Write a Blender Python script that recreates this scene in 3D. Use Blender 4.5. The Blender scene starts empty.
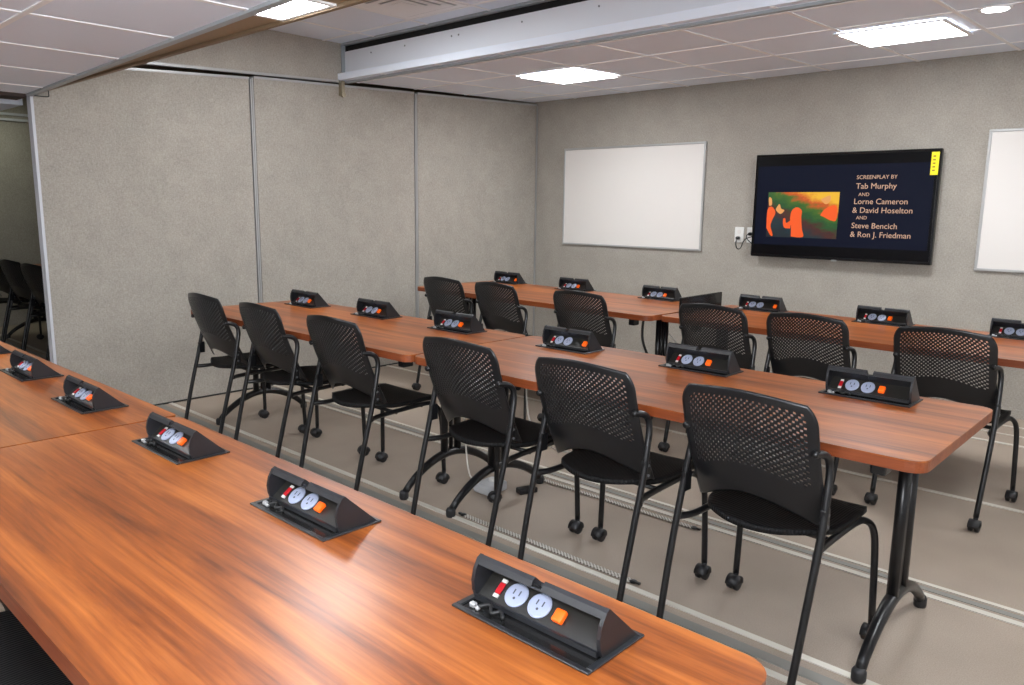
import bpy, bmesh, math, random
from mathutils import Vector, Matrix
random.seed(7)
PI = math.pi
scn = bpy.context.scene
col = scn.collection

# ------------------------------------------------------------------ materials
def srgb(r, g, b):
    f = lambda c: (c/255/12.92) if c/255 <= .04045 else ((c/255+.055)/1.055)**2.4
    return (f(r), f(g), f(b), 1)

def mat(name, rgb, rough=.5, metal=0., emit=None, estr=0., coat=0., spec=.5):
    m = bpy.data.materials.new(name); m.use_nodes = True
    p = m.node_tree.nodes['Principled BSDF']
    p.inputs['Base Color'].default_value = rgb
    p.inputs['Roughness'].default_value = rough
    p.inputs['Metallic'].default_value = metal
    p.inputs['Specular IOR Level'].default_value = spec
    if coat: p.inputs['Coat Weight'].default_value = coat; p.inputs['Coat Roughness'].default_value = .15
    if emit:
        p.inputs['Emission Color'].default_value = emit
        p.inputs['Emission Strength'].default_value = estr
    return m

def nd(m, t, **kw):
    n = m.node_tree.nodes.new(t)
    for k, v in kw.items():
        if k in n.inputs: n.inputs[k].default_value = v
        else: setattr(n, k, v)
    return n
def ln(m, a, b): m.node_tree.links.new(a, b)
def ramp(m, fac, stops):
    r = nd(m, 'ShaderNodeValToRGB')
    e = r.color_ramp.elements
    while len(e) < len(stops): e.new(.5)
    for x, (p, c) in zip(e, stops): x.position = p; x.color = c
    ln(m, fac, r.inputs['Fac']); return r.outputs['Color']
def coords(m, scale):
    tc = nd(m, 'ShaderNodeTexCoord'); mp = nd(m, 'ShaderNodeMapping')
    mp.inputs['Scale'].default_value = scale
    ln(m, tc.outputs['Object'], mp.inputs['Vector']); return mp.outputs['Vector']
def noise(m, vec, scale, detail=4, rough=.5, dist=0.):
    n = nd(m, 'ShaderNodeTexNoise'); n.inputs['Scale'].default_value = scale
    n.inputs['Detail'].default_value = detail; n.inputs['Roughness'].default_value = rough
    n.inputs['Distortion'].default_value = dist
    ln(m, vec, n.inputs['Vector']); return n.outputs['Fac']
def bump(m, h, strength, dist=.002):
    b = nd(m, 'ShaderNodeBump'); b.inputs['Strength'].default_value = strength; b.inputs['Distance'].default_value = dist
    ln(m, h, b.inputs['Height']); ln(m, b.outputs['Normal'], m.node_tree.nodes['Principled BSDF'].inputs['Normal'])
def base(m, c): ln(m, c, m.node_tree.nodes['Principled BSDF'].inputs['Base Color'])

def fabric(name, a, b):
    m = mat(name, a, .9, spec=.15)
    f1 = noise(m, coords(m, (1, 1, .25)), 190, 4, .65)
    f2 = noise(m, coords(m, (.5, .5, 1)), 150, 3, .6)
    f3 = noise(m, coords(m, (1, 1, 1)), 5, 4, .6)
    mx = nd(m, 'ShaderNodeMath', operation='ADD'); ln(m, f1, mx.inputs[0]); ln(m, f2, mx.inputs[1])
    mz = nd(m, 'ShaderNodeMath', operation='MULTIPLY_ADD'); ln(m, f3, mz.inputs[0]); mz.inputs[1].default_value = .5; ln(m, mx.outputs[0], mz.inputs[2])
    mh = nd(m, 'ShaderNodeMath', operation='MULTIPLY'); ln(m, mz.outputs[0], mh.inputs[0]); mh.inputs[1].default_value = .4
    base(m, ramp(m, mh.outputs[0], [(.38, a), (.62, b)])); bump(m, mx.outputs[0], .15, .001)
    return m

def wood(name, dark, mid, light, rough=.28):
    m = mat(name, mid, rough, coat=.08)
    v = coords(m, (.55, 7, 7))
    f = noise(m, v, 2.2, 7, .62, .5)
    g = noise(m, coords(m, (2.5, 90, 90)), 1.6, 3, .5)
    a = nd(m, 'ShaderNodeMath', operation='MULTIPLY_ADD'); ln(m, g, a.inputs[0]); a.inputs[1].default_value = .28; ln(m, f, a.inputs[2])
    b = nd(m, 'ShaderNodeMath', operation='SUBTRACT'); ln(m, a.outputs[0], b.inputs[0]); b.inputs[1].default_value = .14
    base(m, ramp(m, b.outputs[0], [(.3, dark), (.5, mid), (.72, light)]))
    return m

M = {}
M['fabric'] = fabric('grey_woven_wall_fabric', srgb(148, 143, 135), srgb(178, 172, 163))
M['pale'] = mat('unseen_pale_bounce_wall', srgb(225, 226, 228), .8)  # unseen right and front walls made pale to throw light onto the ceilings
M['wood'] = wood('cherry_wood_laminate', srgb(86, 40, 14), srgb(144, 75, 28), srgb(184, 107, 46), .34)
M['edge'] = wood('cherry_wood_edge_band', srgb(104, 48, 22), srgb(132, 64, 30), srgb(150, 80, 42), .4)
M['plastic'] = mat('black_plastic', (.008, .0085, .010, 1), .29)
M['seat'] = mat('black_seat_plastic', (.005, .005, .0055, 1), .6, spec=.25)
w = nd(M['seat'], 'ShaderNodeTexWave'); w.inputs['Scale'].default_value = 34
ln(M['seat'], coords(M['seat'], (1, .6, 1)), w.inputs['Vector']); bump(M['seat'], w.outputs['Fac'], .6, .003)
M['metal'] = mat('black_powder_coated_steel', (.007, .007, .008, 1), .3)
M['rubber'] = mat('black_caster_plastic', (.015, .015, .017, 1), .45)
M['box'] = mat('black_power_box_plastic', (.017, .018, .021, 1), .36)
M['recess'] = mat('dark_recess', (.012, .012, .012, 1), .2)
M['socketpanel'] = mat('dark_grey_socket_panel', (.020, .019, .017, 1), .4)
M['socket'] = mat('pale_blue_grey_socket', srgb(160, 169, 194), .4)
M['slot'] = mat('socket_slots', srgb(70, 72, 80), .5)
M['red'] = mat('red_usb_port', srgb(190, 20, 32), .35)
M['orange'] = mat('orange_switch', srgb(250, 105, 22), .35, emit=srgb(255, 95, 10), estr=.35)
M['white'] = mat('white_gloss_plastic', srgb(225, 225, 222), .4)
M['wb'] = mat('whiteboard_surface', srgb(226, 222, 218), .22)
M['alu'] = mat('silver_aluminium', srgb(178, 178, 178), .4, .35)
M['alu2'] = mat('pale_aluminium_strip', srgb(205, 207, 214), .45, .1)
M['tile'] = mat('white_ceiling_tile', srgb(224, 231, 243), .9, spec=.1)
bump(M['tile'], noise(M['tile'], coords(M['tile'], (1, 1, 1)), 260, 3), .25, .001)
M['grid'] = mat('white_ceiling_grid', srgb(236, 236, 238), .5)
M['beam'] = mat('white_beam_panel', srgb(216, 219, 226), .45)
M['beamtrim'] = mat('grey_beam_trim', srgb(150, 156, 160), .4)
M['dark'] = mat('black_gap', (.004, .004, .004, 1), .9)
M['tan'] = mat('tan_brown_soffit', srgb(150, 128, 100), .6)
M['lamp'] = mat('lit_diffuser', srgb(255, 255, 250), .5, emit=(.95, .98, 1, 1), estr=31)
M['lamp_dim'] = mat('dim_lit_diffuser', srgb(255, 255, 250), .5, emit=(.95, 1, .8, 1), estr=7.0)
M['steel'] = mat('floor_track_steel', srgb(214, 209, 198), .4, .2)
M['steel2'] = mat('grey_floor_track', srgb(140, 138, 132), .5, .2)
M['bolt'] = mat('screw_head', srgb(120, 122, 126), .4, .4)
M['perf'] = mat('perforated_track', srgb(190, 186, 178), .5, .1)
ch = nd(M['perf'], 'ShaderNodeTexChecker'); ch.inputs['Scale'].default_value = 1
ch.inputs['Color1'].default_value = srgb(212, 208, 200); ch.inputs['Color2'].default_value = srgb(120, 112, 102)
ln(M['perf'], coords(M['perf'], (120, 120, 1)), ch.inputs['Vector']); base(M['perf'], ch.outputs['Color'])
M['floor'] = mat('speckled_taupe_floor', srgb(140, 126, 113), .55, spec=.3)
f1 = noise(M['floor'], coords(M['floor'], (1, 1, 1)), 240, 4, .7)
f2 = noise(M['floor'], coords(M['floor'], (1, 1, 1)), 3, 3, .5)
a_ = nd(M['floor'], 'ShaderNodeMath', operation='MULTIPLY_ADD'); ln(M['floor'], f2, a_.inputs[0]); a_.inputs[1].default_value = .35; ln(M['floor'], f1, a_.inputs[2])
base(M['floor'], ramp(M['floor'], a_.outputs[0], [(.42, srgb(142, 128, 115)), (.9, srgb(178, 163, 148))]))
M['tv'] = mat('black_gloss_bezel', (.004, .004, .005, 1), .15)
M['screen_black'] = mat('unlit_screen', (.001, .001, .002, 1), .3, spec=.2)
M['screen'] = mat('navy_lit_screen', (.002, .002, .004, 1), .3, emit=srgb(20, 28, 52), estr=.42, spec=.15)
M['caption'] = mat('tan_caption_letters', (0, 0, 0, 1), .5, emit=srgb(236, 190, 160), estr=.75)
M['yellow'] = mat('yellow_sticker', srgb(240, 225, 20), .5)
M['yellowprint'] = mat('sticker_print', srgb(150, 120, 20), .5)
M['figure'] = mat('orange_picture_patch', (0, 0, 0, 1), .5, emit=srgb(250, 92, 22), estr=.9)
M['figure2'] = mat('peach_picture_patch', (0, 0, 0, 1), .5, emit=srgb(246, 170, 96), estr=.8)
M['cordw'] = mat('white_cord', srgb(215, 212, 205), .5)
M['cordb'] = mat('black_cord', (.012, .012, .012, 1), .5)
M['clear'] = mat('pale_translucent_plastic', srgb(190, 192, 195), .3)
m = mat('picture_of_colour_bands', (0, 0, 0, 1), .5); M['picture'] = m
v = coords(m, (1, 1, 1)); sx = nd(m, 'ShaderNodeSeparateXYZ'); ln(m, v, sx.inputs[0])
n_ = noise(m, coords(m, (7, 1, 16)), 1.2, 4, .6)
q = nd(m, 'ShaderNodeMath', operation='MULTIPLY_ADD'); ln(m, sx.outputs['X'], q.inputs[0]); q.inputs[1].default_value = .42; ln(m, sx.outputs['Z'], q.inputs[2])
q2 = nd(m, 'ShaderNodeMath', operation='MULTIPLY_ADD'); ln(m, n_, q2.inputs[0]); q2.inputs[1].default_value = .22; ln(m, q.outputs[0], q2.inputs[2])
q3 = nd(m, 'ShaderNodeMapRange'); q3.inputs['From Min'].default_value = -.17; q3.inputs['From Max'].default_value = .36
ln(m, q2.outputs[0], q3.inputs['Value'])
c_ = ramp(m, q3.outputs[0], [(0, srgb(10, 12, 24)), (.26, srgb(12, 42, 50)), (.42, srgb(72, 26, 20)), (.55, srgb(18, 80, 34)), (.68, srgb(66, 104, 24)), (.78, srgb(205, 82, 20)), (.92, srgb(244, 186, 44))])
p_ = m.node_tree.nodes['Principled BSDF']; ln(m, c_, p_.inputs['Emission Color']); p_.inputs['Emission Strength'].default_value = .9

# ------------------------------------------------------------------ mesh helpers
def new(name, bm, m, parent=None, smooth=False):
    me = bpy.data.meshes.new(name)
    bmesh.ops.recalc_face_normals(bm, faces=bm.faces)
    bm.to_mesh(me); bm.free()
    if smooth:
        for p in me.polygons: p.use_smooth = True
    me.materials.append(m)
    o = bpy.data.objects.new(name, me); col.objects.link(o)
    if parent: o.parent = parent
    return o
def thing(name, label, cat, loc=(0, 0, 0), rz=0, group=None):
    o = bpy.data.objects.new(name, None); o.empty_display_size = .05; col.objects.link(o)
    o.location = loc; o.rotation_euler = (0, 0, rz)
    return tag(o, label, cat, group)
def tag(o, label, cat, group=None):
    o['label'] = label; o['category'] = cat
    if group: o['group'] = group
    return o
def struct(o): o['kind'] = 'structure'; return o
def box(bm, x0, x1, y0, y1, z0, z1, bev=0, seg=2):
    vs = [bm.verts.new(p) for p in [(x0,y0,z0),(x1,y0,z0),(x1,y1,z0),(x0,y1,z0),(x0,y0,z1),(x1,y0,z1),(x1,y1,z1),(x0,y1,z1)]]
    fs = [bm.faces.new([vs[i] for i in f]) for f in [(0,3,2,1),(4,5,6,7),(0,1,5,4),(1,2,6,5),(2,3,7,6),(3,0,4,7)]]
    if bev:
        es = {e for f in fs for e in f.edges}
        bmesh.ops.bevel(bm, geom=list(es), offset=bev, segments=seg, profile=.5, affect='EDGES')
def prism(bm, pts, axis, a, b):
    """closed outline (2D) extruded along axis from a to b"""
    def P(p, t):
        return {'x': (t, p[0], p[1]), 'y': (p[0], t, p[1]), 'z': (p[0], p[1], t)}[axis]
    A = [bm.verts.new(P(p, a)) for p in pts]; B = [bm.verts.new(P(p, b)) for p in pts]
    n = len(pts)
    bm.faces.new(A); bm.faces.new(B[::-1])
    for i in range(n): bm.faces.new([A[i], A[(i+1) % n], B[(i+1) % n], B[i]])
def smooth_path(pts, n=6):
    P = [Vector(p) for p in pts]; out = []
    for i in range(len(P)-1):
        p0 = P[max(i-1, 0)]; p1 = P[i]; p2 = P[i+1]; p3 = P[min(i+2, len(P)-1)]
        for k in range(n):
            t = k/n
            out.append(.5*((2*p1)+(-p0+p2)*t+(2*p0-5*p1+4*p2-p3)*t*t+(-p0+3*p1-3*p2+p3)*t**3))
    out.append(P[-1]); return out
def tube(bm, pts, r, seg=10, flat=None):
    pts = [Vector(p) for p in pts]; rings = []
    up = None
    for i, p in enumerate(pts):
        t = (pts[min(i+1, len(pts)-1)] - pts[max(i-1, 0)]).normalized()
        if up is None:
            up = Vector((1, 0, 0)) if abs(t.x) < .9 else Vector((0, 1, 0))
        s = t.cross(up).normalized(); up = s.cross(t).normalized()
        ra = r if not callable(r) else r(i/(len(pts)-1))
        rb = ra if flat is None else ra*flat
        rings.append([bm.verts.new(p + s*math.cos(2*PI*k/seg)*ra + up*math.sin(2*PI*k/seg)*rb) for k in range(seg)])
    for a, b in zip(rings, rings[1:]):
        for k in range(seg): bm.faces.new([a[k], a[(k+1) % seg], b[(k+1) % seg], b[k]])
    bm.faces.new(rings[0][::-1]); bm.faces.new(rings[-1])
def lathe(bm, prof, c, axis='z', seg=20):
    """prof: (radius, height) pairs; c centre; capped"""
    rings = []
    for r, h in prof:
        ring = []
        for k in range(seg):
            a = 2*PI*k/seg; u, v = r*math.cos(a), r*math.sin(a)
            d = {'z': (u, v, h), 'x': (h, u, v), 'y': (u, h, v)}[axis]
            ring.append(bm.verts.new((c[0]+d[0], c[1]+d[1], c[2]+d[2])))
        rings.append(ring)
    for a, b in zip(rings, rings[1:]):
        for k in range(seg): bm.faces.new([a[k], a[(k+1) % seg], b[(k+1) % seg], b[k]])
    bm.faces.new(rings[0][::-1]); bm.faces.new(rings[-1])
def rrect(x0, x1, y0, y1, r, n=6):
    out = []
    for cx, cy, a0 in [(x1-r, y1-r, 0), (x0+r, y1-r, 90), (x0+r, y0+r, 180), (x1-r, y0+r, 270)]:
        for k in range(n+1):
            a = math.radians(a0+90*k/n); out.append((cx+r*math.cos(a), cy+r*math.sin(a)))
    return out
def B(): return bmesh.new()
def clone(root, loc, rz, label, group=None):
    r = root.copy(); col.objects.link(r); r.location = loc; r.rotation_euler = (0, 0, rz); r['label'] = label
    if group: r['group'] = group
    for ch in list(root.children):
        c = ch.copy(); col.objects.link(c); c.parent = r
        for g in list(ch.children):
            d = g.copy(); col.objects.link(d); d.parent = c
    return r

# ------------------------------------------------------------------ room shell
HC = 2.43          # ceiling over the back bay
HU = 2.65          # raised ceiling over the middle
XR, YN, XL = 7.3, -7.1, -4.75
bm = B(); box(bm, XL-.1, XR+.1, YN-.1, .1, -.1, 0); struct(new('floor', bm, M['floor']))
bm = B(); box(bm, XL-.1, XR+.1, 0, .12, 0, 2.8); struct(new('wall_back', bm, M['fabric']))
bm = B(); box(bm, XR, XR+.1, YN, 0, 0, 2.8); struct(new('wall_right', bm, M['pale']))
bm = B(); box(bm, XL-.1, XR+.1, YN-.1, YN, 0, 2.8); struct(new('wall_front', bm, M['pale']))
bm = B(); box(bm, XL-.1, XL, YN, 0, 0, 2.8); fl = struct(new('wall_far_left', bm, M['fabric']))
for z in (2.27, 2.33):
    bm = B(); box(bm, XL, XL+.03, YN, 0, z, z+.025); struct(new('trim_track', bm, M['alu2'], fl))
# back bay ceiling (white tiles on a grid)
bm = B(); box(bm, .0, XR, -2.36, 0, HC, HC+.05); cb = struct(new('ceiling_back', bm, M['tile']))
GX = [.53+.61*k for k in range(12)]
def hole_ok(x0, x1, y0, y1, holes): return True
bm = B()
for x in GX:
    if x < XR: box(bm, x-.011, x+.011, -2.345, 0, HC-.004, HC+.002)
for y in (-.36, -.97, -1.57, -2.17): box(bm, .0, XR, y-.011, y+.011, HC-.0045, HC+.002)
struct(new('ceiling_grid', bm, M['grid'], cb))
SL = .031
cb.location = (0, 0, .012); cb.rotation_euler = (math.atan(SL), 0, 0)
zc = lambda y: HC + .012 + SL*y
# raised middle ceiling
bm = B(); box(bm, .0, XR, -4.72, -2.36, HU, HU+.05); cu = struct(new('ceiling_middle', bm, M['tile']))
bm = B()
for x in [.42+.61*k for k in range(12)]: box(bm, x-.011, x+.011, -4.5, -2.40, HU-.004, HU+.002)
for y in (-2.56, -3.17, -3.78, -4.39): box(bm, .0, XR, y-.011, y+.011, HU-.0045, HU+.002)
struct(new('ceiling_grid', bm, M['grid'], cu))
# front (near) bay ceiling: lower, its lip runs slightly askew
lip = lambda x: -4.613 - .0575*x
sof = lambda x: -4.53 - .004*x
ZL = 2.02
bm = B()
prism(bm, [(0, YN), (XR, YN), (XR, lip(XR)), (0, lip(0))], 'z', ZL, ZL+.045)
cf = struct(new('ceiling_front', bm, M['tile']))
bm = B()
for x in [.375+.63*k for k in range(11)]: box(bm, x-.011, x+.011, YN, lip(x)-.03, ZL-.004, ZL+.002)
for y0 in (-5.24, -5.85, -6.46):
    prism(bm, [(0, y0-.011), (XR, y0-.011-.0575*XR*.3), (XR, y0+.011-.0575*XR*.3), (0, y0+.011)], 'z', ZL-.0045, ZL+.002)
struct(new('ceiling_grid', bm, M['grid'], cf))
bm = B(); prism(bm, [(0, lip(0)-.03), (XR, lip(XR)-.03), (XR, lip(XR)), (0, lip(0))], 'z', ZL-.012, ZL+.05)
struct(new('trim_lip', bm, M['beamtrim'], cf))
bm = B(); prism(bm, [(0, lip(0)), (XR, lip(XR)), (XR, sof(XR)), (0, sof(0))], 'z', ZL+.04, ZL+.07)
prism(bm, [(0, sof(0)-.02), (XR, sof(XR)-.02), (XR, sof(XR)), (0, sof(0))], 'z', ZL+.04, HU)
so = struct(new('ceiling_soffit', bm, M['tan']))
bm = B(); prism(bm, [(0, sof(0)-.018), (XR, sof(XR)-.018), (XR, sof(XR)+.002), (0, sof(0)+.002)], 'z', ZL+.028, ZL+.045)
struct(new('trim_soffit', bm, mat('brown_soffit_edge', srgb(122, 102, 78), .6), so))
# room beyond the partition: its own ceilings
bm = B(); box(bm, XL, -.15, -4.55, 0, HU-.1, HU); struct(new('ceiling_beyond', bm, mat('dark_brown_ceiling', srgb(96, 80, 66), .8)))  # one even dark brown over the whole ceiling
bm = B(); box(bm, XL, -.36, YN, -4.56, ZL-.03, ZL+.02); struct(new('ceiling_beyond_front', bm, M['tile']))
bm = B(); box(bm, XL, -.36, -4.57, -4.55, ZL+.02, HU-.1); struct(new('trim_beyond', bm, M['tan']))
# dividing bulkhead over the folding panels (same grey fabric), bottom edge measured
zb = lambda y: 2.30 + (y+3.96)*.0428
bm = B()
prism(bm, [(-4.53, zb(-4.53)), (-2.40, zb(-2.40)), (-2.40, HU), (-4.53, HU)], 'x', -.03, .0)
wl = struct(new('wall_left', bm, M['fabric']))
bm = B(); prism(bm, [(-4.55, zb(-4.55)-.014), (-2.40, zb(-2.40)-.014), (-2.40, zb(-2.40)+.003), (-4.55, zb(-4.55)+.003)], 'x', -.04, .006)
struct(new('trim_header', bm, M['alu'], wl))
bm = B(); prism(bm, [(-4.62, 2.03), (-4.55, zb(-4.55)), (0, 2.60), (0, HU+.1), (-4.62, HU+.1)], 'x', -.19, -.13)
prism(bm, [(-4.62, 2.33), (-2.38, 2.46), (-2.38, 2.48), (-4.62, 2.35)], 'x', -.14, -.03)
struct(new('wall_left_track', bm, M['dark'], wl))
bm = B(); box(bm, -.19, .0, YN, -4.64, 2.0, HU); struct(new('wall_left_front', bm, mat('dark_joint', srgb(70, 60, 56), .8)))
# beam between middle and back bay
bm = B(); box(bm, -.0, XR, -2.37, -2.35, 2.365, 2.59); be = struct(new('trim_beam', bm, M['beam']))
bm = B(); box(bm, -.0, XR, -2.372, -2.34, 2.352, 2.367); box(bm, 0.0, .012, -2.40, -2.35, 2.36, 2.64); struct(new('trim_beam_edge', bm, M['beamtrim'], be))
bm = B(); box(bm, 0, XR, -2.366, -2.35, 2.588, 2.632); struct(new('trim_beam_gap', bm, M['dark'], be))
bm = B(); box(bm, 0, XR, -2.40, -2.35, 2.632, 2.652); struct(new('trim_beam_top', bm, M['beamtrim'], be))
bm = B()
for x in [.35, .75, 1.25, 1.32, 1.9, 2.5, 3.15, 3.8, 4.4]:
    for z in (2.41, 2.545): lathe(bm, [(.006, -2.3735), (.006, -2.368)], (x, 0, z), 'y', 8)
struct(new('trim_screws', bm, M['bolt'], be))
# skirting
bm = B(); box(bm, 0, XR, -.012, 0, 0, .06); struct(new('baseboard_back', bm, M['fabric']))

# folding partition panels
def partition(y0, y1, zt0, zt1, label):
    t = thing('partition_panel', label, 'partition panel', (-.04, (y0+y1)/2, 0), 0, 'folding partition panels')
    c = (y0+y1)/2
    bm = B(); prism(bm, [(y0-c+.018, .012), (y1-c-.018, .012), (y1-c-.018, zt1), (y0-c+.018, zt0)], 'x', -.03, .03)
    new('fabric_face', bm, M['fabric'], t)
    for a, z, wd in ((y0-c, zt0, .016 if y0 < -4 else .010), (y1-c-.010, zt1, .010)):
        bm = B(); box(bm, -.034, .036, a, a+wd, .0, z); new('edge_strip', bm, M['alu2' if wd > .012 else 'alu'], t)
    bm = B(); prism(bm, [(y0-c+.017, zt0-.002), (y1-c-.017, zt1-.002), (y1-c-.017, zt1+.014), (y0-c+.017, zt0+.014)], 'x', -.034, .036); new('top_rail', bm, M['alu'], t)
    bm = B(); box(bm, -.028, .032, y0-c+.018, y1-c-.018, 0, .012); new('floor_seal', bm, M['plastic'], t)
    return t
p1 = partition(-4.62, -3.18, 2.205, 2.285, 'wide grey fabric partition panel beside the open gap to the dark room')
p2 = partition(-3.175, -1.63, 2.295, 2.355, 'middle grey fabric partition panel behind the left middle table')
p3 = partition(-1.625, -.01, 2.355, 2.415, 'grey fabric partition panel meeting the whiteboard wall in the corner')
bm = B(); tube(bm, smooth_path([(.05, .02, 2.185), (.05, .08, 2.185), (.05, .095, 2.18), (.05, .1, 2.12), (.05, .09, 2.105), (.05, .02, 2.105)], 4), .003, 6)
h = new('pull_loop', bm, M['metal'], p1); h.location = (-.006, -.72, -.09)
bm = B(); box(bm, .0, .045, -2.43, -2.40, 2.25, 2.36, .004); lathe(bm, [(.018, -.012), (.018, .012)], (.04, -2.415, 2.255), 'x', 14)
tag(new('partition_latch', bm, mat('brass_grey_latch', srgb(150, 140, 120), .35, .7)), 'small metal latch at the left end of the white beam', 'latch')

# floor tracks
tr = [(-3.905, .028, 'steel'), (-3.985, .05, 'steel2'), (-4.06, .028, 'steel'), (-3.19, .03, 'steel'), (-3.135, .03, 'steel2'), (-3.095, .022, 'steel'), (-1.985, .03, 'steel'), (-.76, .035, 'steel'), (-.52, .02, 'steel'), (-.28, .02, 'steel')]
for i, (y, wd, mm) in enumerate(tr):
    bm = B(); box(bm, -4.6 if i < 6 else 0, XR-.05, y-wd/2, y+wd/2, 0, .004 if mm == 'steel' else .002); struct(new('trim_%d' % (i+1), bm, M[mm]))
for i, (x0, x1, y) in enumerate([(2.95, 3.85, -3.865), (2.90, 3.76, -3.255)]):
    t = thing('perforated_floor_strip', ['perforated metal strip on the floor near the front table', 'perforated metal strip on the floor under the right middle table'][i], 'floor strip', ((x0+x1)/2, y, .004), 0, 'perforated floor strips')
    hl = (x1-x0)/2
    bm = B(); box(bm, -hl, hl, -.013, .013, .0, .004); new('strip', bm, M['perf'], t)
    for e in (-1, 1):
        bm = B(); lathe(bm, [(.014, 0), (.014, .006), (.006, .009)], (e*(hl+.012), 0, 0), 'z', 12); box(bm, min(0, e*.03)+e*(hl+.012), max(0, e*.03)+e*(hl+.012), -.005, .005, 0, .007)
        new('end_clip', bm, M['plastic'], t)

# ------------------------------------------------------------------ ceiling fittings
def ceiling_light(x0, x1, y0, y1, z, label, lamp='lamp'):
    cx, cy = (x0+x1)/2, (y0+y1)/2; a, b = (x1-x0)/2, (y1-y0)/2
    t = thing('ceiling_light', label, 'ceiling light', (cx, cy, 0 if z == 'back' else z), 0, 'square ceiling light panels')
    if z == 'back': t.location.z = zc(cy)-.003; t.rotation_euler = (math.atan(SL), 0, 0)
    bm = B()
    for q in [(-a, a, -b, -b+.022), (-a, a, b-.022, b), (-a, -a+.022, -b+.022, b-.022), (a-.022, a, -b+.022, b-.022)]: box(bm, *q, -.011, -.002)
    new('frame', bm, M['grid'], t)
    bm = B(); box(bm, -a+.022, a-.022, -b+.022, b-.022, -.009, -.004); new('diffuser', bm, M[lamp], t)
    return t
ceiling_light(1.15, 1.73, -1.60, -1.03, 'back', 'lit square ceiling panel above the left whiteboard')
ceiling_light(3.54, 4.12, -1.54, -.97, 'back', 'lit square ceiling panel in front of the television wall')
ceiling_light(2.70, 3.04, lip(2.9)+.004, sof(2.9)-.012, ZL+.044, 'narrow lit panel in the brown soffit strip beside the raised ceiling')
# unseen lights beyond the frame; right raised panel and front panels added for fill
ceiling_light(5.95, 6.53, -1.54, -.97, 'back', 'lit square ceiling panel near the right wall')
ceiling_light(1.05, 1.62, -3.76, -3.19, HU-.003, 'lit square panel in the raised ceiling, hidden over the partition')
ceiling_light(5.32, 5.9, -3.76, -3.19, HU-.003, 'added unseen fill panel in the raised ceiling at the right')
ceiling_light(1.05, 1.63, -6.43, -5.87, ZL-.003, 'added unseen fill panel in the low front ceiling over the left')
ceiling_light(3.5, 4.1, -6.98, -6.5, ZL-.003, 'added unseen fill panel in the low front ceiling near the front wall')
t = ceiling_light(-4.3, -3.7, -4.2, -3.6, HU-.104, 'dim lit panel in the dark room beyond the partition', 'lamp_dim')
t = thing('recessed_downlight', 'round recessed downlight at the top right of the ceiling', 'downlight', (4.36, -1.62, zc(-1.62)-.003)); t.rotation_euler = (math.atan(SL), 0, 0)
bm = B(); lathe(bm, [(.06, -.008), (.075, -.008), (.078, 0), (.06, 0)], (0, 0, 0), 'z', 28); new('trim_ring', bm, M['grid'], t, True)
bm = B(); lathe(bm, [(.055, -.012), (.058, -.008)], (0, 0, 0), 'z', 28); new('lens', bm, M['lamp'], t)
# air diffuser
t = thing('air_diffuser', 'square stepped air vent in the raised middle ceiling', 'air vent', (1.335, -2.865, HU-.0005))
for i, (a, dz) in enumerate([(.285, .004), (.225, .007), (.165, .010), (.105, .013)]):
    bm = B()
    w_ = .050
    for s in range(4):
        R = Matrix.Rotation(s*PI/2, 4, 'Z')
        q = [(-a, -a, -dz), (a, -a, -dz), (a-w_, -a+w_, -dz+.004 if i else -dz+.003), (-a+w_, -a+w_, -dz+.004 if i else -dz+.003)]
        lo = [bm.verts.new(R @ Vector(p)) for p in q]; hi = [bm.verts.new(R @ (Vector(p)+Vector((0, 0, .003)))) for p in q]
        bm.faces.new(lo); bm.faces.new(hi[::-1])
        for k in range(4): bm.faces.new([lo[k], lo[(k+1) % 4], hi[(k+1) % 4], hi[k]])
    new('vane', bm, M['grid'], t)
bm = B(); box(bm, -.06, .06, -.06, .06, -.014, -.011, .001, 1); new('centre_plate', bm, M['grid'], t)
bm = B(); box(bm, -.29, .29, -.29, .29, -.0015, .0); new('backing', bm, mat('vent_backing_grey', srgb(176, 178, 182), .8), t)  # flat grey sheet behind the vanes

# ------------------------------------------------------------------ whiteboards, television, outlets
def whiteboard(x0, x1, z0, z1, label):
    cx = (x0+x1)/2; hw = (x1-x0)/2; h = z1-z0
    t = thing('whiteboard', label, 'whiteboard', (cx, -.002, z0), 0, 'wall whiteboards')
    bm = B(); box(bm, -hw+.012, hw-.012, -.013, 0, .012, h-.012); new('writing_surface', bm, M['wb'], t)
    bm = B()
    fr = .018
    for q in [(-hw, hw, 0, fr), (-hw, hw, h-fr, h), (-hw, -hw+fr, fr, h-fr), (hw-fr, hw, fr, h-fr)]:
        box(bm, q[0], q[1], -.020, 0, q[2], q[3], .003, 1)
    new('frame', bm, M['alu'], t)
    return t
whiteboard(.358, 1.925, 1.035, 1.975, 'large white whiteboard in a silver frame left of the television')
whiteboard(4.055, 5.62, 1.0, 1.952, 'whiteboard cut off by the right edge, right of the television')

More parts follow.
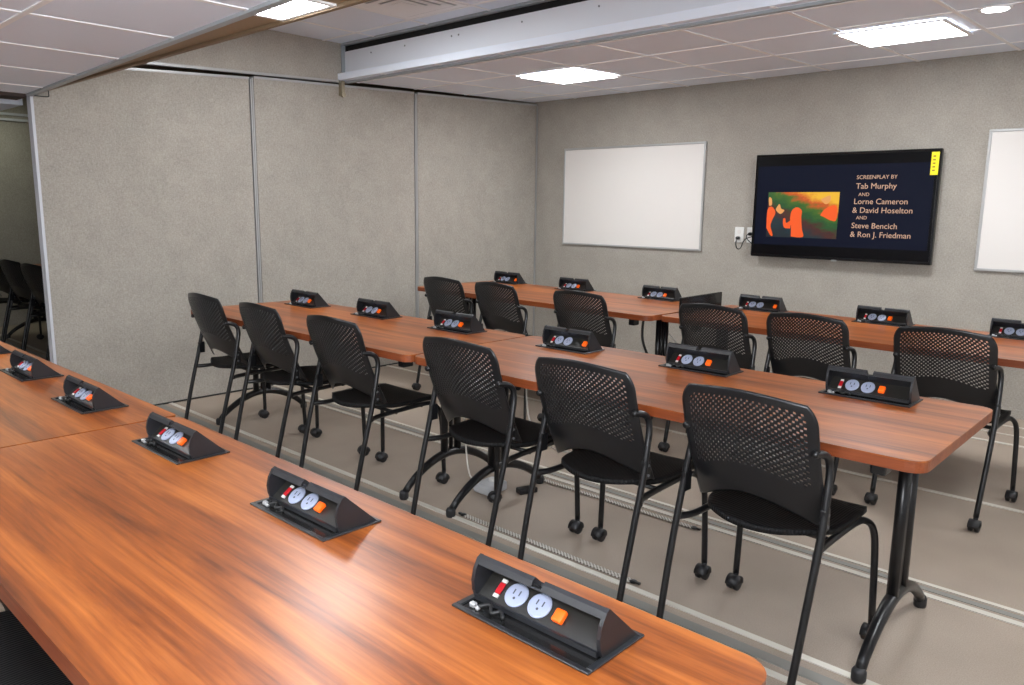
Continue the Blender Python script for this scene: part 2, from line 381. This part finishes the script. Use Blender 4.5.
TX0, TX1, TZ0, TZ1, TY = 2.425, 3.795, 1.022, 1.838, -.085
TW, TH = TX1-TX0, TZ1-TZ0
tv = thing('television', 'black wall-mounted flat television showing film credits', 'television', ((TX0+TX1)/2, -.002, TZ0))
bm = B(); box(bm, -TW/2, TW/2, TY+.002, TY+.045, 0, TH, .006); new('casing', bm, M['tv'], tv)
bm = B(); box(bm, -.2, .2, TY+.045, 0, .25, .55, .004); new('wall_bracket', bm, M['metal'], tv)
U = lambda u: -TW/2 + u*TW
V = lambda v: TH - v*TH
yS = TY - .001
bm = B(); box(bm, U(.012), U(.988), yS, yS+.004, V(.972), V(.022)); new('display', bm, M['screen_black'], tv)
bm = B(); box(bm, U(.02), U(.975), yS-.001, yS, V(.875), V(.115)); sc = new('lit_image', bm, M['screen'], tv)
def flat(name, pts, y, m, parent):
    bm = B(); prism(bm, pts, 'y', y, y+.0006); return new(name, bm, m, parent)
PU0, PU1, PV0, PV1 = .092, .505, .365, .80
pcx, pcz = U((PU0+PU1)/2), V((PV0+PV1)/2)
a, b = (PU1-PU0)*TW/2, (PV0-PV1)*TH/-2
bm = B(); box(bm, -a, a, -.0005, .0005, -b, b); pic = new('picture', bm, M['picture'], tv); pic.location = (pcx, yS-.0015, pcz)
S_ = lambda x, y: (-a + x*2*a, b - y*2*b)   # fractions of the picture
def blob(name, pts, m):
    c = [Vector(S_(*p)).to_3d() for p in pts]; c = smooth_path(c+[c[0]], 4)[:-1]
    flat(name, [(p.x, p.y) for p in c], -.0012, m, pic)
blob('colour_patch', [(.37, .98), (.36, .72), (.34, .58), (.36, .4), (.43, .33), (.5, .4), (.5, .55), (.52, .8), (.54, .98)], M['figure'])
blob('colour_patch', [(.35, .8), (.26, .78), (.24, .6), (.27, .58), (.29, .68), (.36, .62)], M['figure'])
blob('colour_patch', [(.0, .8), (.0, .4), (.06, .32), (.12, .45), (.08, .62), (.06, .76), (.1, .95), (.07, .97)], M['figure'])
blob('colour_patch', [(.02, .3), (.01, .12), (.05, .14), (.06, .28)], M['figure2'])
blob('colour_patch', [(.12, .38), (.17, .26), (.2, .36), (.25, .4), (.2, .48), (.15, .44)], M['figure2'])
blob('colour_patch', [(.76, .5), (.82, .36), (.93, .28), (.985, .34), (.98, .6), (.9, .6), (.82, .54)], M['figure'])
blob('colour_patch', [(.75, .16), (.82, .1), (.88, .08), (.88, .2), (.82, .26)], M['figure2'])
def letters(txt, u, v, hgt, m, parent, y, name='caption', loc=None):
    cu = bpy.data.curves.new(name, 'FONT'); cu.body = txt; cu.size = hgt; cu.extrude = .0004; cu.align_x = 'LEFT'; cu.resolution_u = 3
    cu.offset = 0
    o = bpy.data.objects.new('tmp', cu); col.objects.link(o)
    dg = bpy.context.evaluated_depsgraph_get(); dg.update()
    me = bpy.data.meshes.new_from_object(o.evaluated_get(dg)); bpy.data.objects.remove(o)
    me.transform(Matrix.Translation((U(u), y, V(v))) @ Matrix.Rotation(PI/2, 4, 'X'))
    me.materials.clear(); me.materials.append(m); me.name = name
    n = bpy.data.objects.new(name, me); col.objects.link(n); n.parent = parent
    return n
for txt, u, v, s in [('SCREENPLAY BY', .565, .272, .046), ('Tab Murphy', .565, .362, .068), ('AND', .582, .43, .042), ('Lorne Cameron', .560, .505, .068),
                     ('& David Hoselton', .556, .587, .068), ('AND', .58, .648, .042), ('Steve Bencich', .558, .732, .068), ('& Ron J. Friedman', .555, .815, .068)]:
    letters(txt, u+.024, v-.022-.035*(v-.27), s*.86, M['caption'], tv, yS-.002)
bm = B(); box(bm, U(.953), U(.99), TY-.0022, TY-.001, V(.225), V(.03)); st = new('sticker', bm, M['yellow'], tv); st['label'] = 'yellow sticker'
bm = B()
for v0 in (.06, .09, .12, .15, .18): box(bm, U(.962), U(.974), TY-.003, TY-.002, V(v0+.012), V(v0))
new('sticker_print', bm, M['yellowprint'], st)
bm = B(); box(bm, -.02, .02, TY-.004, TY+.01, -.008, .004, .002, 1); new('logo_tab', bm, M['alu'], tv)

for i, (x, zp) in enumerate([(2.275, 1.163), (2.385, 1.20)]):
    t = thing('outlet_plate', ['white outlet plate farther from the television', 'white outlet plate tucked against the television edge'][i], 'outlet', (x, -.001, 1.19), 0, 'wall outlet plates')
    bm = B(); box(bm, -.041, .041, -.008, 0, -.064, .064, .004); new('plate', bm, M['white'], t)
    for dz in (-.025, .025):
        bm = B(); lathe(bm, [(.017, -.010), (.017, -.007)], (0, 0, dz), 'y', 16); new('socket', bm, M['wb'], t)
    path = [[(0, -.03, 0), (-.002, -.045, -.04), (.012, -.045, -.085), (.04, -.04, -.085), (.06, -.035, -.03), (.09, -.035, .0), (.15, -.03, .02), (.2, -.028, .02)],
            [(0, -.03, 0), (-.016, -.045, -.01), (-.012, -.045, -.04), (.02, -.03, -.075), (.06, -.03, -.11), (.12, -.026, -.12)]][i]
    bm = B(); tube(bm, smooth_path(path, 5), .0042, 6); t2 = new('power_cord', bm, M['cordb'], tv, True)
    t2.location = Vector((x, -.012, zp)) - tv.location
    bm = B(); lathe(bm, [(.013, -.035), (.015, -.02), (.015, 0)], (0, 0, 0), 'y', 12); new('plug', bm, M['plastic'], t2, True)

# ------------------------------------------------------------------ tables
T = .738; TT = .034
def make_table(x0, x1, y0, y1, label, legs, rot=0., group='cherry wood training tables', feet=(.1, .1), rc=.05):
    cx, cy = (x0+x1)/2, (y0+y1)/2; hl, hd = (x1-x0)/2, (y1-y0)/2
    t = thing('training_table', label, 'table', (cx, cy, 0), rot, group)
    bm = B(); prism(bm, rrect(-hl, hl, -hd, hd, rc, 6), 'z', T-.004, T); new('tabletop', bm, M['wood'], t)
    bm = B(); prism(bm, rrect(-hl, hl, -hd, hd, rc, 6), 'z', T-TT, T-.004); new('edge_band', bm, M['edge'], t)
    for lx in legs:
        lx -= cx
        bm = B()
        f0, f1 = -hd+feet[0], hd-feet[1]
        n = 18; path = []
        for k in range(n+1):
            s = k/n; y = f0+(f1-f0)*s
            path.append((lx, y, .024 + .145*math.sin(PI*s)**.8))
        tube(bm, path, lambda s: .0165+.005*math.sin(PI*s), 12)
        ym = (f0+f1)/2
        for dy in (-.045, .045): tube(bm, [(lx, ym+dy, .16), (lx, ym+dy*.9, T-TT-.03)], .019, 12)
        tube(bm, [(lx, ym, .175), (lx, ym, T-TT-.03)], .011, 8)
        box(bm, lx-.03, lx+.03, ym-.16, ym+.16, T-TT-.03, T-TT-.001, .006)
        lg = new('leg', bm, M['metal'], t, True)
        for y in (f0, f1):
            bm = B(); lathe(bm, [(.020, 0), (.022, .008), (.022, .032), (.016, .042)], (lx, y, 0), 'z', 16); new('foot_cap', bm, M['rubber'], lg, True)
        bm = B(); box(bm, lx-.022, lx+.022, -hd+.09, -hd+.15, T-TT-.055, T-TT-.002, .006); new('latch_block', bm, M['plastic'], lg)
    bm = B(); box(bm, min(legs)-cx+.03, max(legs)-cx-.03, -.03, .03, T-TT-.05, T-TT-.012, .004); new('cross_rail', bm, M['metal'], t)
    return t
TR = make_table(2.748, 4.842, -4.01, -3.19, 'cherry wood table at right of the middle row, its rounded corner overhanging the aisle', (2.90, 4.70))
TL = make_table(.60, 2.738, -4.02, -3.205, 'cherry wood table at left of the middle row, against the partition', (.74, 2.58))
BL = make_table(.43, 2.775, -2.06, -1.165, 'cherry wood table at left of the back row, under the left whiteboard', (.62, 2.58), math.radians(-2.5))
BR = make_table(2.80, 5.0, -2.08, -1.20, 'cherry wood table at right of the back row, below the television', (3.0, 4.85), math.radians(-2.2))
make_table(3.012, 4.96, -5.868, -5.172, 'large foreground cherry wood table filling the bottom of the view', (3.2, 4.75))
make_table(.88, 3.004, -5.865, -5.170, 'foreground cherry wood table running out of the left edge', (1.1, 2.8), rc=.012)
make_table(-4.0, -1.9, -4.01, -3.19, 'dark table in the unlit room beyond the partition', (-3.8, -2.1))

# ------------------------------------------------------------------ pop-up power boxes
PW = .275
def make_power(label, orange_x, loc, rz=0.):
    t = thing('power_box', label, 'power outlet box', loc, rz, 'pop-up power boxes in the tables')
    h = PW/2
    bm = B()   # base plate frame around the well
    for q in [(-h-.004, h+.004, -.072, -.062), (-h-.004, h+.004, .062, .072), (-h-.004, -h+.008, -.062, .062), (h-.008, h+.004, -.062, .062)]:
        box(bm, q[0], q[1], q[2], q[3], 0, .004, .0012, 1)
    new('base_plate', bm, M['box'], t)
    bm = B(); box(bm, -h+.008, h-.008, -.062, .062, 0, .0012); w_ = new('well', bm, M['recess'], t)
    bm = B()
    tube(bm, smooth_path([(-.10, -.05, .006), (-.085, -.038, .010), (-.07, -.05, .006), (-.06, -.04, .008), (-.045, -.05, .006)], 4), .0035, 6)
    new('cable', bm, M['cordb'], w_, True)
    bm = B(); box(bm, -.118, -.106, -.055, -.045, .0012, .010, .002, 1); box(bm, -.104, -.096, -.056, -.047, .0012, .008, .002, 1); new('clip', bm, M['alu'], w_)
    # end caps: wedge with a bowed front
    prof = [(.064, .004), (-.012, .076), (-.020, .072), (-.030, .055), (-.034, .036), (-.032, .018), (-.026, .004)]
    for x0, x1 in ((-h+.004, -h+.011), (h-.011, h-.004)):
        bm = B(); prism(bm, prof, 'x', x0, x1); new('end_cap', bm, M['box'], t)
    # lid: back slope and top lip with a finger notch
    bm = B()
    for x0, x1 in ((-h+.011, -.010), (.010, h-.011)):
        prism(bm, [(.0635, .0045), (-.012, .0755), (-.019, .072), (-.0165, .067), (.0595, .004)], 'x', x0, x1)
        prism(bm, [(-.019, .072), (-.0155, .069), (-.019, .061), (-.0245, .0625)], 'x', x0, x1)
    prism(bm, [(.0635, .0045), (.002, .0625), (-.002, .058), (.0595, .004)], 'x', -.010, .010)
    prism(bm, [(-.0235, .0645), (-.0185, .0635), (-.019, .061), (-.0245, .0625)], 'x', -.010, .010)
    new('lid', bm, M['box'], t)
    # recessed socket panel, tilted, and lower lip
    A = Vector((0, -.026, .008)); C = Vector((0, .018, .041))
    bm = B(); prism(bm, [(A.y, A.z), (C.y, C.z), (C.y+.002, C.z-.003), (A.y+.002, A.z-.003)], 'x', -h+.011, h-.011)
    sp = new('socket_panel', bm, M['socketpanel'], t)
    bm = B(); prism(bm, [(-.033, .004), (-.033, .012), (-.028, .012), (-.024, .008), (-.024, .004)], 'x', -h+.011, h-.011); new('lower_lip', bm, M['box'], t)
    d = (C-A).normalized(); nrm = Vector((0, -d.z, d.y))
    X = Vector((1, 0, 0))
    fr = Matrix((X, d, nrm)).transposed().to_4x4()
    def on_panel(x, s): return Matrix.Translation(A + d*s + X*x) @ fr
    for x in (-.056, -.006):
        bm = B(); lathe(bm, [(.0205, 0), (.0215, .001), (.0215, .003), (.019, .0042), (.0, .0042)][:4], (0, 0, 0), 'z', 24); bm.transform(on_panel(x, .027)); s = new('socket', bm, M['socket'], sp)
        bm = B()
        for dx in (-.006, .006): box(bm, dx-.0011, dx+.0011, -.001, .008, .004, .0047)
        lathe(bm, [(.0024, .004), (.0024, .0047)], (0, -.007, 0), 'z', 8); bm.transform(on_panel(x, .027)); new('socket_slots', bm, M['slot'], sp)
    bm = B(); box(bm, -.0055, .0055, -.010, .010, 0, .004, .001, 1); bm.transform(on_panel(-.092, .026)); new('usb_port', bm, M['red'], sp)['label'] = 'red data port'
    bm = B()
    for s in (-.014, .014): box(bm, -.005, .005, s-.003, s+.003, 0, .003); 
    bm.transform(on_panel(-.092, .026)); new('port_label', bm, M['wb'], sp)
    bm = B(); box(bm, -.010, .010, -.011, .011, 0, .010, .003, 2); bm.transform(on_panel(orange_x, .024)); new('power_switch', bm, M['orange'], sp)['label'] = 'orange rocker switch'
    return t
pa = make_power('large pop-up power box nearest the camera on the foreground table', .038, (4.632, -5.308, T))
pb = make_power('pop-up power box at the left end of the right middle table', .092, (3.118, -3.345, T))
def put(src, x, y, label, rz=0.):
    o = clone(src, (x, y, T), rz, label)
    if y > -4: o.scale = (1.10, 1.08, 1.28)
    return o
pb.scale = (1.05, 1.08, 1.28)
put(pa, 3.988, -5.315, 'pop-up power box second nearest the camera on the foreground table')
put(pa, 3.335, -5.310, 'third pop-up power box along the foreground tables, by the wood seam')
put(pa, 2.657, -5.305, 'pop-up power box just left of the seam in the foreground tables')
put(pa, 2.022, -5.295, 'small dark power box at far left on the foreground table, below the open gap')
put(pa, 1.37, -5.29, 'power box cut off by the left edge of the view')
put(pa, 3.80, -3.33, 'middle power box on the right middle table, beside a perforated chair back')
put(pa, 4.475, -3.325, 'power box near the right end of the right middle table')
put(pa, .915, -3.36, 'power box nearest the partition on the left middle table')
put(pa, 1.62, -3.335, 'second power box from the partition on the left middle table')
put(pa, 2.345, -3.35, 'power box just left of the seam in the middle tables')
put(pb, .70, -1.18, 'power box in the room corner on the left back table', math.radians(-2.5))
put(pa, 1.47, -1.21, 'power box behind a chair below the left whiteboard', math.radians(-2.5))
put(pa, 2.30, -1.24, 'power box at the right end of the left back table', math.radians(-2.5))
put(pb, 3.10, -1.275, 'power box directly below the left half of the television', math.radians(-2.2))
put(pa, 3.885, -1.315, 'power box below the right half of the television', math.radians(-2.2))
put(pa, 4.60, -1.345, 'power box at the right edge below the second whiteboard', math.radians(-2.2))
t = thing('divider_board', 'low black board standing across the seam of the back tables', 'divider', (2.835, -1.62, T))
bm = B(); box(bm, -.01, .01, -.25, .28, .003, .105, .004); new('panel', bm, M['recess'], t)
for y in (-.15, .2):
    bm = B(); box(bm, -.035, .035, y-.012, y+.012, 0, .008, .002, 1); new('foot', bm, M['plastic'], t)

# ------------------------------------------------------------------ chairs
def back_pt(u, t_):
    """u in -1..1 across, t in 0..1 up the backrest"""
    W0, W1, H1, r = .216, .216, .886, .085
    zb_ = .472 + .075*max(0, 1-u*u*1.05)**1.3
    z = zb_ + (H1-.018*u*u - zb_)*t_
    k = (z-.47)/(H1-.47)
    w = W0 + (W1-W0)*min(k, 1)
    d = z-(H1-r)
    if d > 0: w = w - r + math.sqrt(max(r*r-d*d*.93, 0))*1.0
    x = u*w
    y = -.125 - .135*k - .03*math.sin(PI*min(k, 1))*.6 + .055*u*u*(1-.45*k)
    return Vector((x, y, z))
def make_back():
    NX, NY = 44, 40
    bm = B()
    vs = [[bm.verts.new(back_pt(-1+2*i/NX, j/NY)) for i in range(NX+1)] for j in range(NY+1)]
    for j in range(NY):
        for i in range(NX):
            a, b, c, d = vs[j][i], vs[j][i+1], vs[j+1][i+1], vs[j+1][i]
            uc = -1+2*(i+.5)/NX
            low = 13 - 2.0*(1-uc*uc)
            hole = 3 <= i < NX-3 and low <= j < NY-3 and (i+j) % 2 == 0
            if not hole: bm.faces.new([a, b, c, d]); continue
            o = [a, b, c, d]; ce = (a.co+b.co+c.co+d.co)/4
            ins = [bm.verts.new(ce.lerp(v.co, .80)) for v in o]
            for k in range(4): bm.faces.new([o[k], o[(k+1) % 4], ins[(k+1) % 4], ins[k]])
    bmesh.ops.recalc_face_normals(bm, faces=bm.faces)
    bmesh.ops.solidify(bm, geom=list(bm.faces), thickness=.006)
    return bm
def make_seat():
    bm = B(); N = 16
    def P(i, j, top):
        u, v = -1+2*i/N, -1+2*j/N
        # rounded square mapping
        x = u*math.sqrt(1-(.42 if v < 0 else .18)*v*v); y = v*math.sqrt(1-(.42 if v < 0 else .18)*u*u)
        z = .452 + .012*u*u - .016*max(0, v-.55)**1.2*2 + (.014*max(0, -v-.5)) - .006*(1-v*v)
        return (x*.215*(1.0+.03*v), .055+y*.225, z if top else z-.018)
    g = [[[bm.verts.new(P(i, j, k)) for i in range(N+1)] for j in range(N+1)] for k in (1, 0)]
    for j in range(N):
        for i in range(N):
            bm.faces.new([g[0][j][i], g[0][j][i+1], g[0][j+1][i+1], g[0][j+1][i]])
            bm.faces.new([g[1][j][i], g[1][j+1][i], g[1][j+1][i+1], g[1][j][i+1]])
    ring = [(0, i) for i in range(N)] + [(j, N) for j in range(N)] + [(N, i) for i in range(N, 0, -1)] + [(j, 0) for j in range(N, 0, -1)]
    for (j0, i0), (j1, i1) in zip(ring, ring[1:]+ring[:1]):
        bm.faces.new([g[0][j0][i0], g[0][j1][i1], g[1][j1][i1], g[1][j0][i0]])
    return bm
def make_chair(label, loc, rz, group):
    t = thing('perforated_chair', label, 'chair', loc, rz, group)
    new('backrest', make_back(), M['plastic'], t, True)
    new('seat', make_seat(), M['seat'], t, True)
    for s in (-1, 1):
        bm = B()
        tube(bm, smooth_path([(s*.222, -.275, .062), (s*.227, -.222, .28), (s*.229, -.168, .48), (s*.226, -.140, .60), (s*.222, -.126, .67), (s*.218, -.134, .705), (s*.213, -.160, .722), (s*.203, -.200, .728)], 6), .0115, 10)
        tube(bm, smooth_path([(s*.228, -.178, .415), (s*.205, -.12, .416), (s*.200, .0, .420), (s*.203, .16, .425), (s*.214, .215, .420), (s*.228, .25, .385), (s*.236, .262, .30), (s*.245, .268, .062)], 6), .0115, 10)
        fr = new('side_frame', bm, M['metal'], t, True)
        bm = B(); box(bm, s*.226-.009, s*.226+.009, -.163, -.125, .495, .562, .004); br = new('bracket', bm, M['plastic'], fr)
        bm = B()
        for z in (.51, .545): lathe(bm, [(.005, 0), (.005, .004)], (s*.226+.009 if s > 0 else s*.226-.013, -.143, z), 'x', 10)
        new('bolts', bm, M['bolt'], fr)
        for x, y in ((s*.222, -.275), (s*.245, .268)):
            bm = B()
            for dx in (-.013, .013): lathe(bm, [(.020, -.009), (.026, -.006), (.026, .006), (.020, .009)], (x+dx, y-.010, .026), 'x', 18)
            prism(bm, [(y-.010+.029*math.cos(math.radians(a)), .026+.029*math.sin(math.radians(a))) for a in range(-10, 200, 15)], 'x', x-.022, x+.022)
            lathe(bm, [(.010, .045), (.010, .066)], (x, y, 0), 'z', 10)
            new('caster', bm, M['rubber'], fr, True)
    bm = B(); tube(bm, [(-.200, .0, .412), (.200, .0, .412)], .009, 8); tube(bm, [(-.203, .16, .418), (.203, .16, .418)], .009, 8); new('cross_bar', bm, M['metal'], t, True)
    return t
G1, G2, G3 = 'chairs on the near side of the middle tables', 'chairs between the middle and back tables', 'chairs in the dark room beyond the partition'
R = math.radians
chair = make_chair('foreground black perforated chair at right, in front of the middle row end', (4.392, -3.905, 0), R(-2), G1)
for x, y, rz, lb in [(3.785, -3.905, 0, 'black perforated chair second from the right at the middle row'),
                     (3.175, -3.91, 0, 'black perforated chair covering the seam of the middle tables'),
                     (2.31, -3.905, 1, 'black perforated chair just left of the middle table seam, third from the partition'),
                     (1.65, -3.905, -1, 'second black perforated chair from the partition in the middle row'),
                     (1.04, -3.905, -1, 'black perforated chair nearest the partition, leftmost of the middle row')]:
    clone(chair, (x, y, 0), R(rz), lb, G1)
for x, y, rz, lb in [(4.465, -2.11, -2, 'black chair beyond the right end of the middle table, casters showing'),
                     (3.83, -2.10, -2, 'black chair below the television, behind the right middle table'),
                     (3.31, -2.11, -3, 'black chair in front of the back table seam, beside the low black board'),
                     (2.385, -2.12, -1, 'black chair below the right half of the left whiteboard'),
                     (1.66, -2.12, -3, 'black chair second from the partition in front of the left back table'),
                     (1.11, -2.12, 0, 'black chair nearest the partition in front of the left back table')]:
    clone(chair, (x, y, 0), R(rz), lb, G2)
for x, y, rz, lb in [(-2.03, -3.92, 8, 'dark chair in the unlit room, closest to the partition edge'),
                     (-2.63, -3.92, 8, 'second dark chair in the unlit room beyond the partition'),
                     (-3.23, -3.92, 8, 'dark chair at the left edge in the unlit room')]:
    clone(chair, (x, y, 0), R(rz), lb, G3)
for x, lb in [(3.60, 'shadowed chair tucked under the foreground table at bottom left'), (2.95, 'shadowed chair under the foreground table, farther left')]:
    clone(chair, (x, -5.96, 0), 0, lb, 'chairs on the near side of the foreground tables')

# ------------------------------------------------------------------ cords and floor box
t = thing('floor_outlet_box', 'pale floor outlet box under the middle table seam', 'floor box', (2.80, -3.55, 0))
bm = B(); box(bm, -.055, .055, -.07, .07, 0, .05, .012, 2); new('cover', bm, M['clear'], t)
bm = B(); lathe(bm, [(.025, .05), (.022, .058)], (0, .02, 0), 'z', 16); new('socket', bm, M['white'], t)
bm = B(); box(bm, -.025, .025, -.05, .05, 0, .028, .006, 2)
o = tag(new('power_adapter', bm, M['plastic']), 'black power adapter on the floor beside the pale outlet box', 'power adapter'); o.location = (2.945, -3.44, 0); o.rotation_euler = (0, 0, R(-20))
def cord(par, pts, r, m):
    bm = B(); tube(bm, smooth_path([Vector(p)-par.location for p in pts], 7), r, 7); o = new('power_cord', bm, m, par, True)
    if m is M['cordw']: o['label'] = 'white cord hanging below'
cord(TL, [(2.62, -3.55, .69), (2.66, -3.6, .45), (2.70, -3.62, .2), (2.735, -3.63, .09), (2.74, -3.60, .058)], .004, M['cordw'])
cord(TR, [(2.98, -3.5, .69), (3.0, -3.5, .42), (3.08, -3.48, .30), (3.2, -3.45, .27), (3.32, -3.42, .33), (3.36, -3.40, .69)], .004, M['cordw'])
cord(TR, [(2.72, -3.5, .69), (2.76, -3.5, .4), (2.82, -3.52, .3), (2.9, -3.5, .26), (2.97, -3.5, .34), (2.96, -3.48, .5), (2.95, -3.46, .69)], .006, M['cordb'])
cord(BL, [(2.42, -1.6, .69), (2.45, -1.65, .5), (2.56, -1.66, .3), (2.62, -1.66, .12), (2.66, -1.6, .01), (2.7, -1.4, .01)], .009, M['cordb'])
cord(BL, [(2.52, -1.5, .69), (2.56, -1.5, .55), (2.68, -1.5, .42), (2.74, -1.5, .25), (2.75, -1.45, .01), (2.8, -1.3, .01)], .005, M['cordw'])

# ------------------------------------------------------------------ camera, light, view
C0 = Vector((5.3669, -6.1917, 1.388)); yaw, pit, rol = map(math.radians, (42.6357, -9.8199, .721))
fw = Vector((-math.sin(yaw)*math.cos(pit), math.cos(yaw)*math.cos(pit), math.sin(pit)))
rt = Vector((math.cos(yaw), math.sin(yaw), 0)); up = rt.cross(fw)
r2 = rt*math.cos(rol)+up*math.sin(rol); u2 = up*math.cos(rol)-rt*math.sin(rol)
cam = bpy.data.cameras.new('camera'); cam.sensor_width = 36; cam.lens = 776.01/1024*36; cam.clip_start = .02
co = bpy.data.objects.new('camera', cam); col.objects.link(co)
co.matrix_world = Matrix.Translation(C0) @ Matrix((r2, u2, -fw)).transposed().to_4x4()
scn.camera = co
fl_ = bpy.data.lights.new('camera_flash', 'POINT'); fl_.energy = 40; fl_.shadow_soft_size = .03; fl_.color = (.96, .98, 1)
fo = bpy.data.objects.new('camera_flash', fl_); col.objects.link(fo); fo.location = C0 + u2*.13 + r2*.03 + fw*.02
sp_ = bpy.data.lights.new('ceiling_fill_spot', 'SPOT'); sp_.energy = 290; sp_.spot_size = math.radians(125); sp_.spot_blend = 1; sp_.shadow_soft_size = .35; sp_.color = (.94, .97, 1)  # added spot pointed up and forward to brighten the ceilings
so_ = bpy.data.objects.new('ceiling_fill_spot', sp_); col.objects.link(so_); so_.location = C0 + u2*.15
so_.rotation_euler = (Vector((3.2, -3.4, 3.1)) - so_.location).to_track_quat('-Z', 'Y').to_euler()
wd_ = bpy.data.worlds.new('world'); scn.world = wd_; wd_.use_nodes = True
wd_.node_tree.nodes['Background'].inputs[0].default_value = (.5, .5, .52, 1); wd_.node_tree.nodes['Background'].inputs[1].default_value = .02
vs_ = scn.view_settings; vs_.view_transform = 'Standard'; vs_.look = 'None'; vs_.gamma = 1; vs_.use_curve_mapping = False; vs_.exposure = .1
